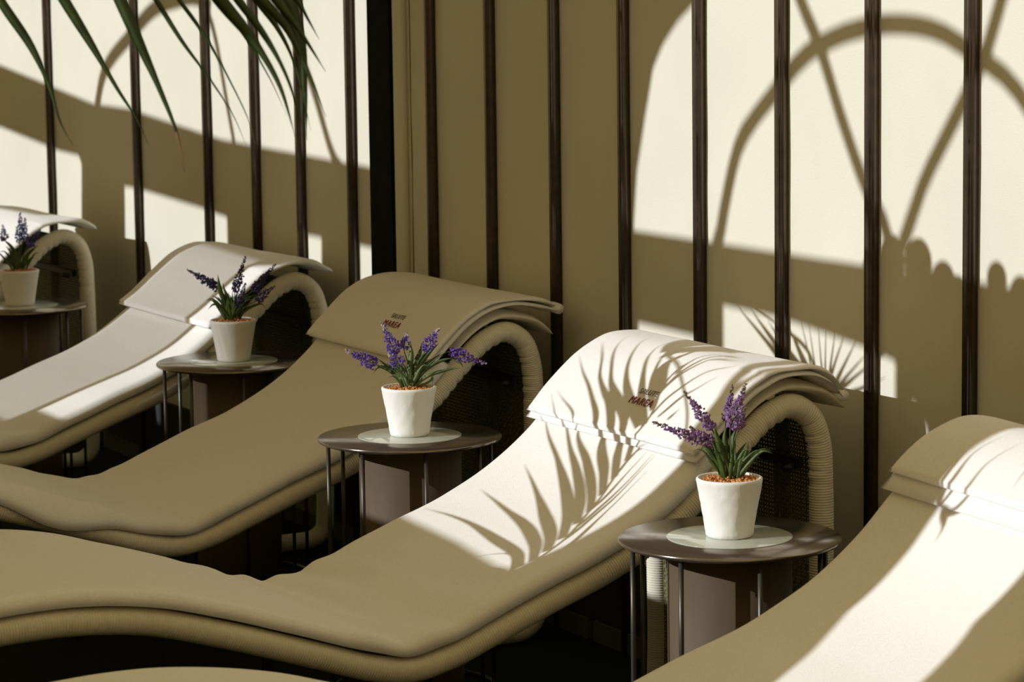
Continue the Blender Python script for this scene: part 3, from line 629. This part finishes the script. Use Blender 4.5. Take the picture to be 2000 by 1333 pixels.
bar([(8.75, 3.05), (8.579, 2.826), (8.372, 2.608), (8.207, 2.38), (8.156, 2.354)], .030)
for u0, n, z0, z1 in ((8.180, 28, 1.28, 2.05), (7.722, 9, 1.40, 1.94)):
    for k in range(n):
        u = u0+DU+k*.0170; obj('dimming_slat', *box(GV-.006, GV+.006, u, u+.0085, z0+DZ, z1+DZ), M['frame'], ww, smooth=False)  # unseen fine slats, added to let only half the sun through
# the palm's lower fronds, between the window and the loungers
PV = 1.50
sr_ = [pl((.77, 5.19, 1.45)), pl((.98, 5.18, 1.36)), pl((1.28, 5.19, 1.08))] + [pl((PV, u, z)) for u, z in SHADE_RACHIS]
fs = obj('frond_stem', *tube(spline(sr_, .03), .0035, 6), M['palm'], palm)
for pts, w_ in SHADE_LEAVES: palm_leaf([pl((PV+.004*k, u, z)) for k, (u, z) in enumerate(pts)], w_, fs, M['palm'])
b0 = FAN_LEAVES[0][0][0]
fr_ = [pl((.77, 5.19, 1.42)), pl((.95, 5.33, 1.58)), pl((1.25, 5.50, 1.60)), pl((PV, b0[0], b0[1]))]
ff_ = obj('frond_stem', *tube(spline(fr_, .03), .004, 6), M['palm'], palm)
for pts, w_ in FAN_LEAVES: palm_leaf([pl((PV, b0[0], b0[1]))] + [pl((PV+.01, u, z)) for u, z in pts], w_, ff_, M['palm'])
SV = .95; tb = SIDE_LEAVES[0][0][0]
ft_ = obj('frond_stem', *tube(spline([pl((.77, 5.17, 1.60)), pl((.85, 4.85, 1.80)), pl((.93, 4.45, 1.75)), pl((SV, tb[0], tb[1]))], .03), .003, 6), M['palm'], palm)
for pts, w_ in SIDE_LEAVES: palm_leaf([pl((SV, tb[0], tb[1]))]*(pts[0] != tb) + [pl((SV, u, z)) for u, z in pts], w_, ft_, M['palm'])
# round-leaved plant by the window
rl = empty('round_leaved_plant', (.25, 5.27, 0), 'tall indoor plant with round leaves standing by the window wall', 'plant')
obj('planter', *lathe([(.13, 0), (.16, .02), (.18, .34), (.185, .36), (.165, .36), (.16, .33)], 40), M['pot2'], rl)
obj('trunk', *tube([(0, 0, .3), (.01, -.01, .9), (0, -.02, 1.5), (0, -.03, 2.3)], [.022, .018, .014, .006], 10), M['trunk'], rl)
rng = random.Random(21)
for (u, z, r) in ROUND_LEAVES:
    c = Vector((rng.uniform(-.05, .05), u-5.27, z)); r *= 1.05
    st = Vector((0, -.02, max(1.2, z-.15)))
    V = [c+Vector((.004, 0, 0))]; n = 14; tilt = rng.uniform(-.3, .3)
    for side in (0, 1):
        for k in range(n):
            a = 2*math.pi*k/n; V.append(c+Vector((.25*r*math.sin(a)*tilt+(.0012 if side else 0), r*.92*math.cos(a), r*1.05*math.sin(a))))
    V.append(c+Vector((.0065, 0, 0)))
    Fs = [(0, 1+(k+1) % n, 1+k) for k in range(n)] + [(2*n+1, n+1+k, n+1+(k+1) % n) for k in range(n)] + [(1+k, 1+(k+1) % n, n+1+(k+1) % n, n+1+k) for k in range(n)]
    lf = obj('leaf', V, Fs, M['leafd'], rl)
    obj('leaf_stalk', *tube([st, st.lerp(c, .5)+Vector((0, 0, .02)), c], .0025, 5), M['stem'], lf)
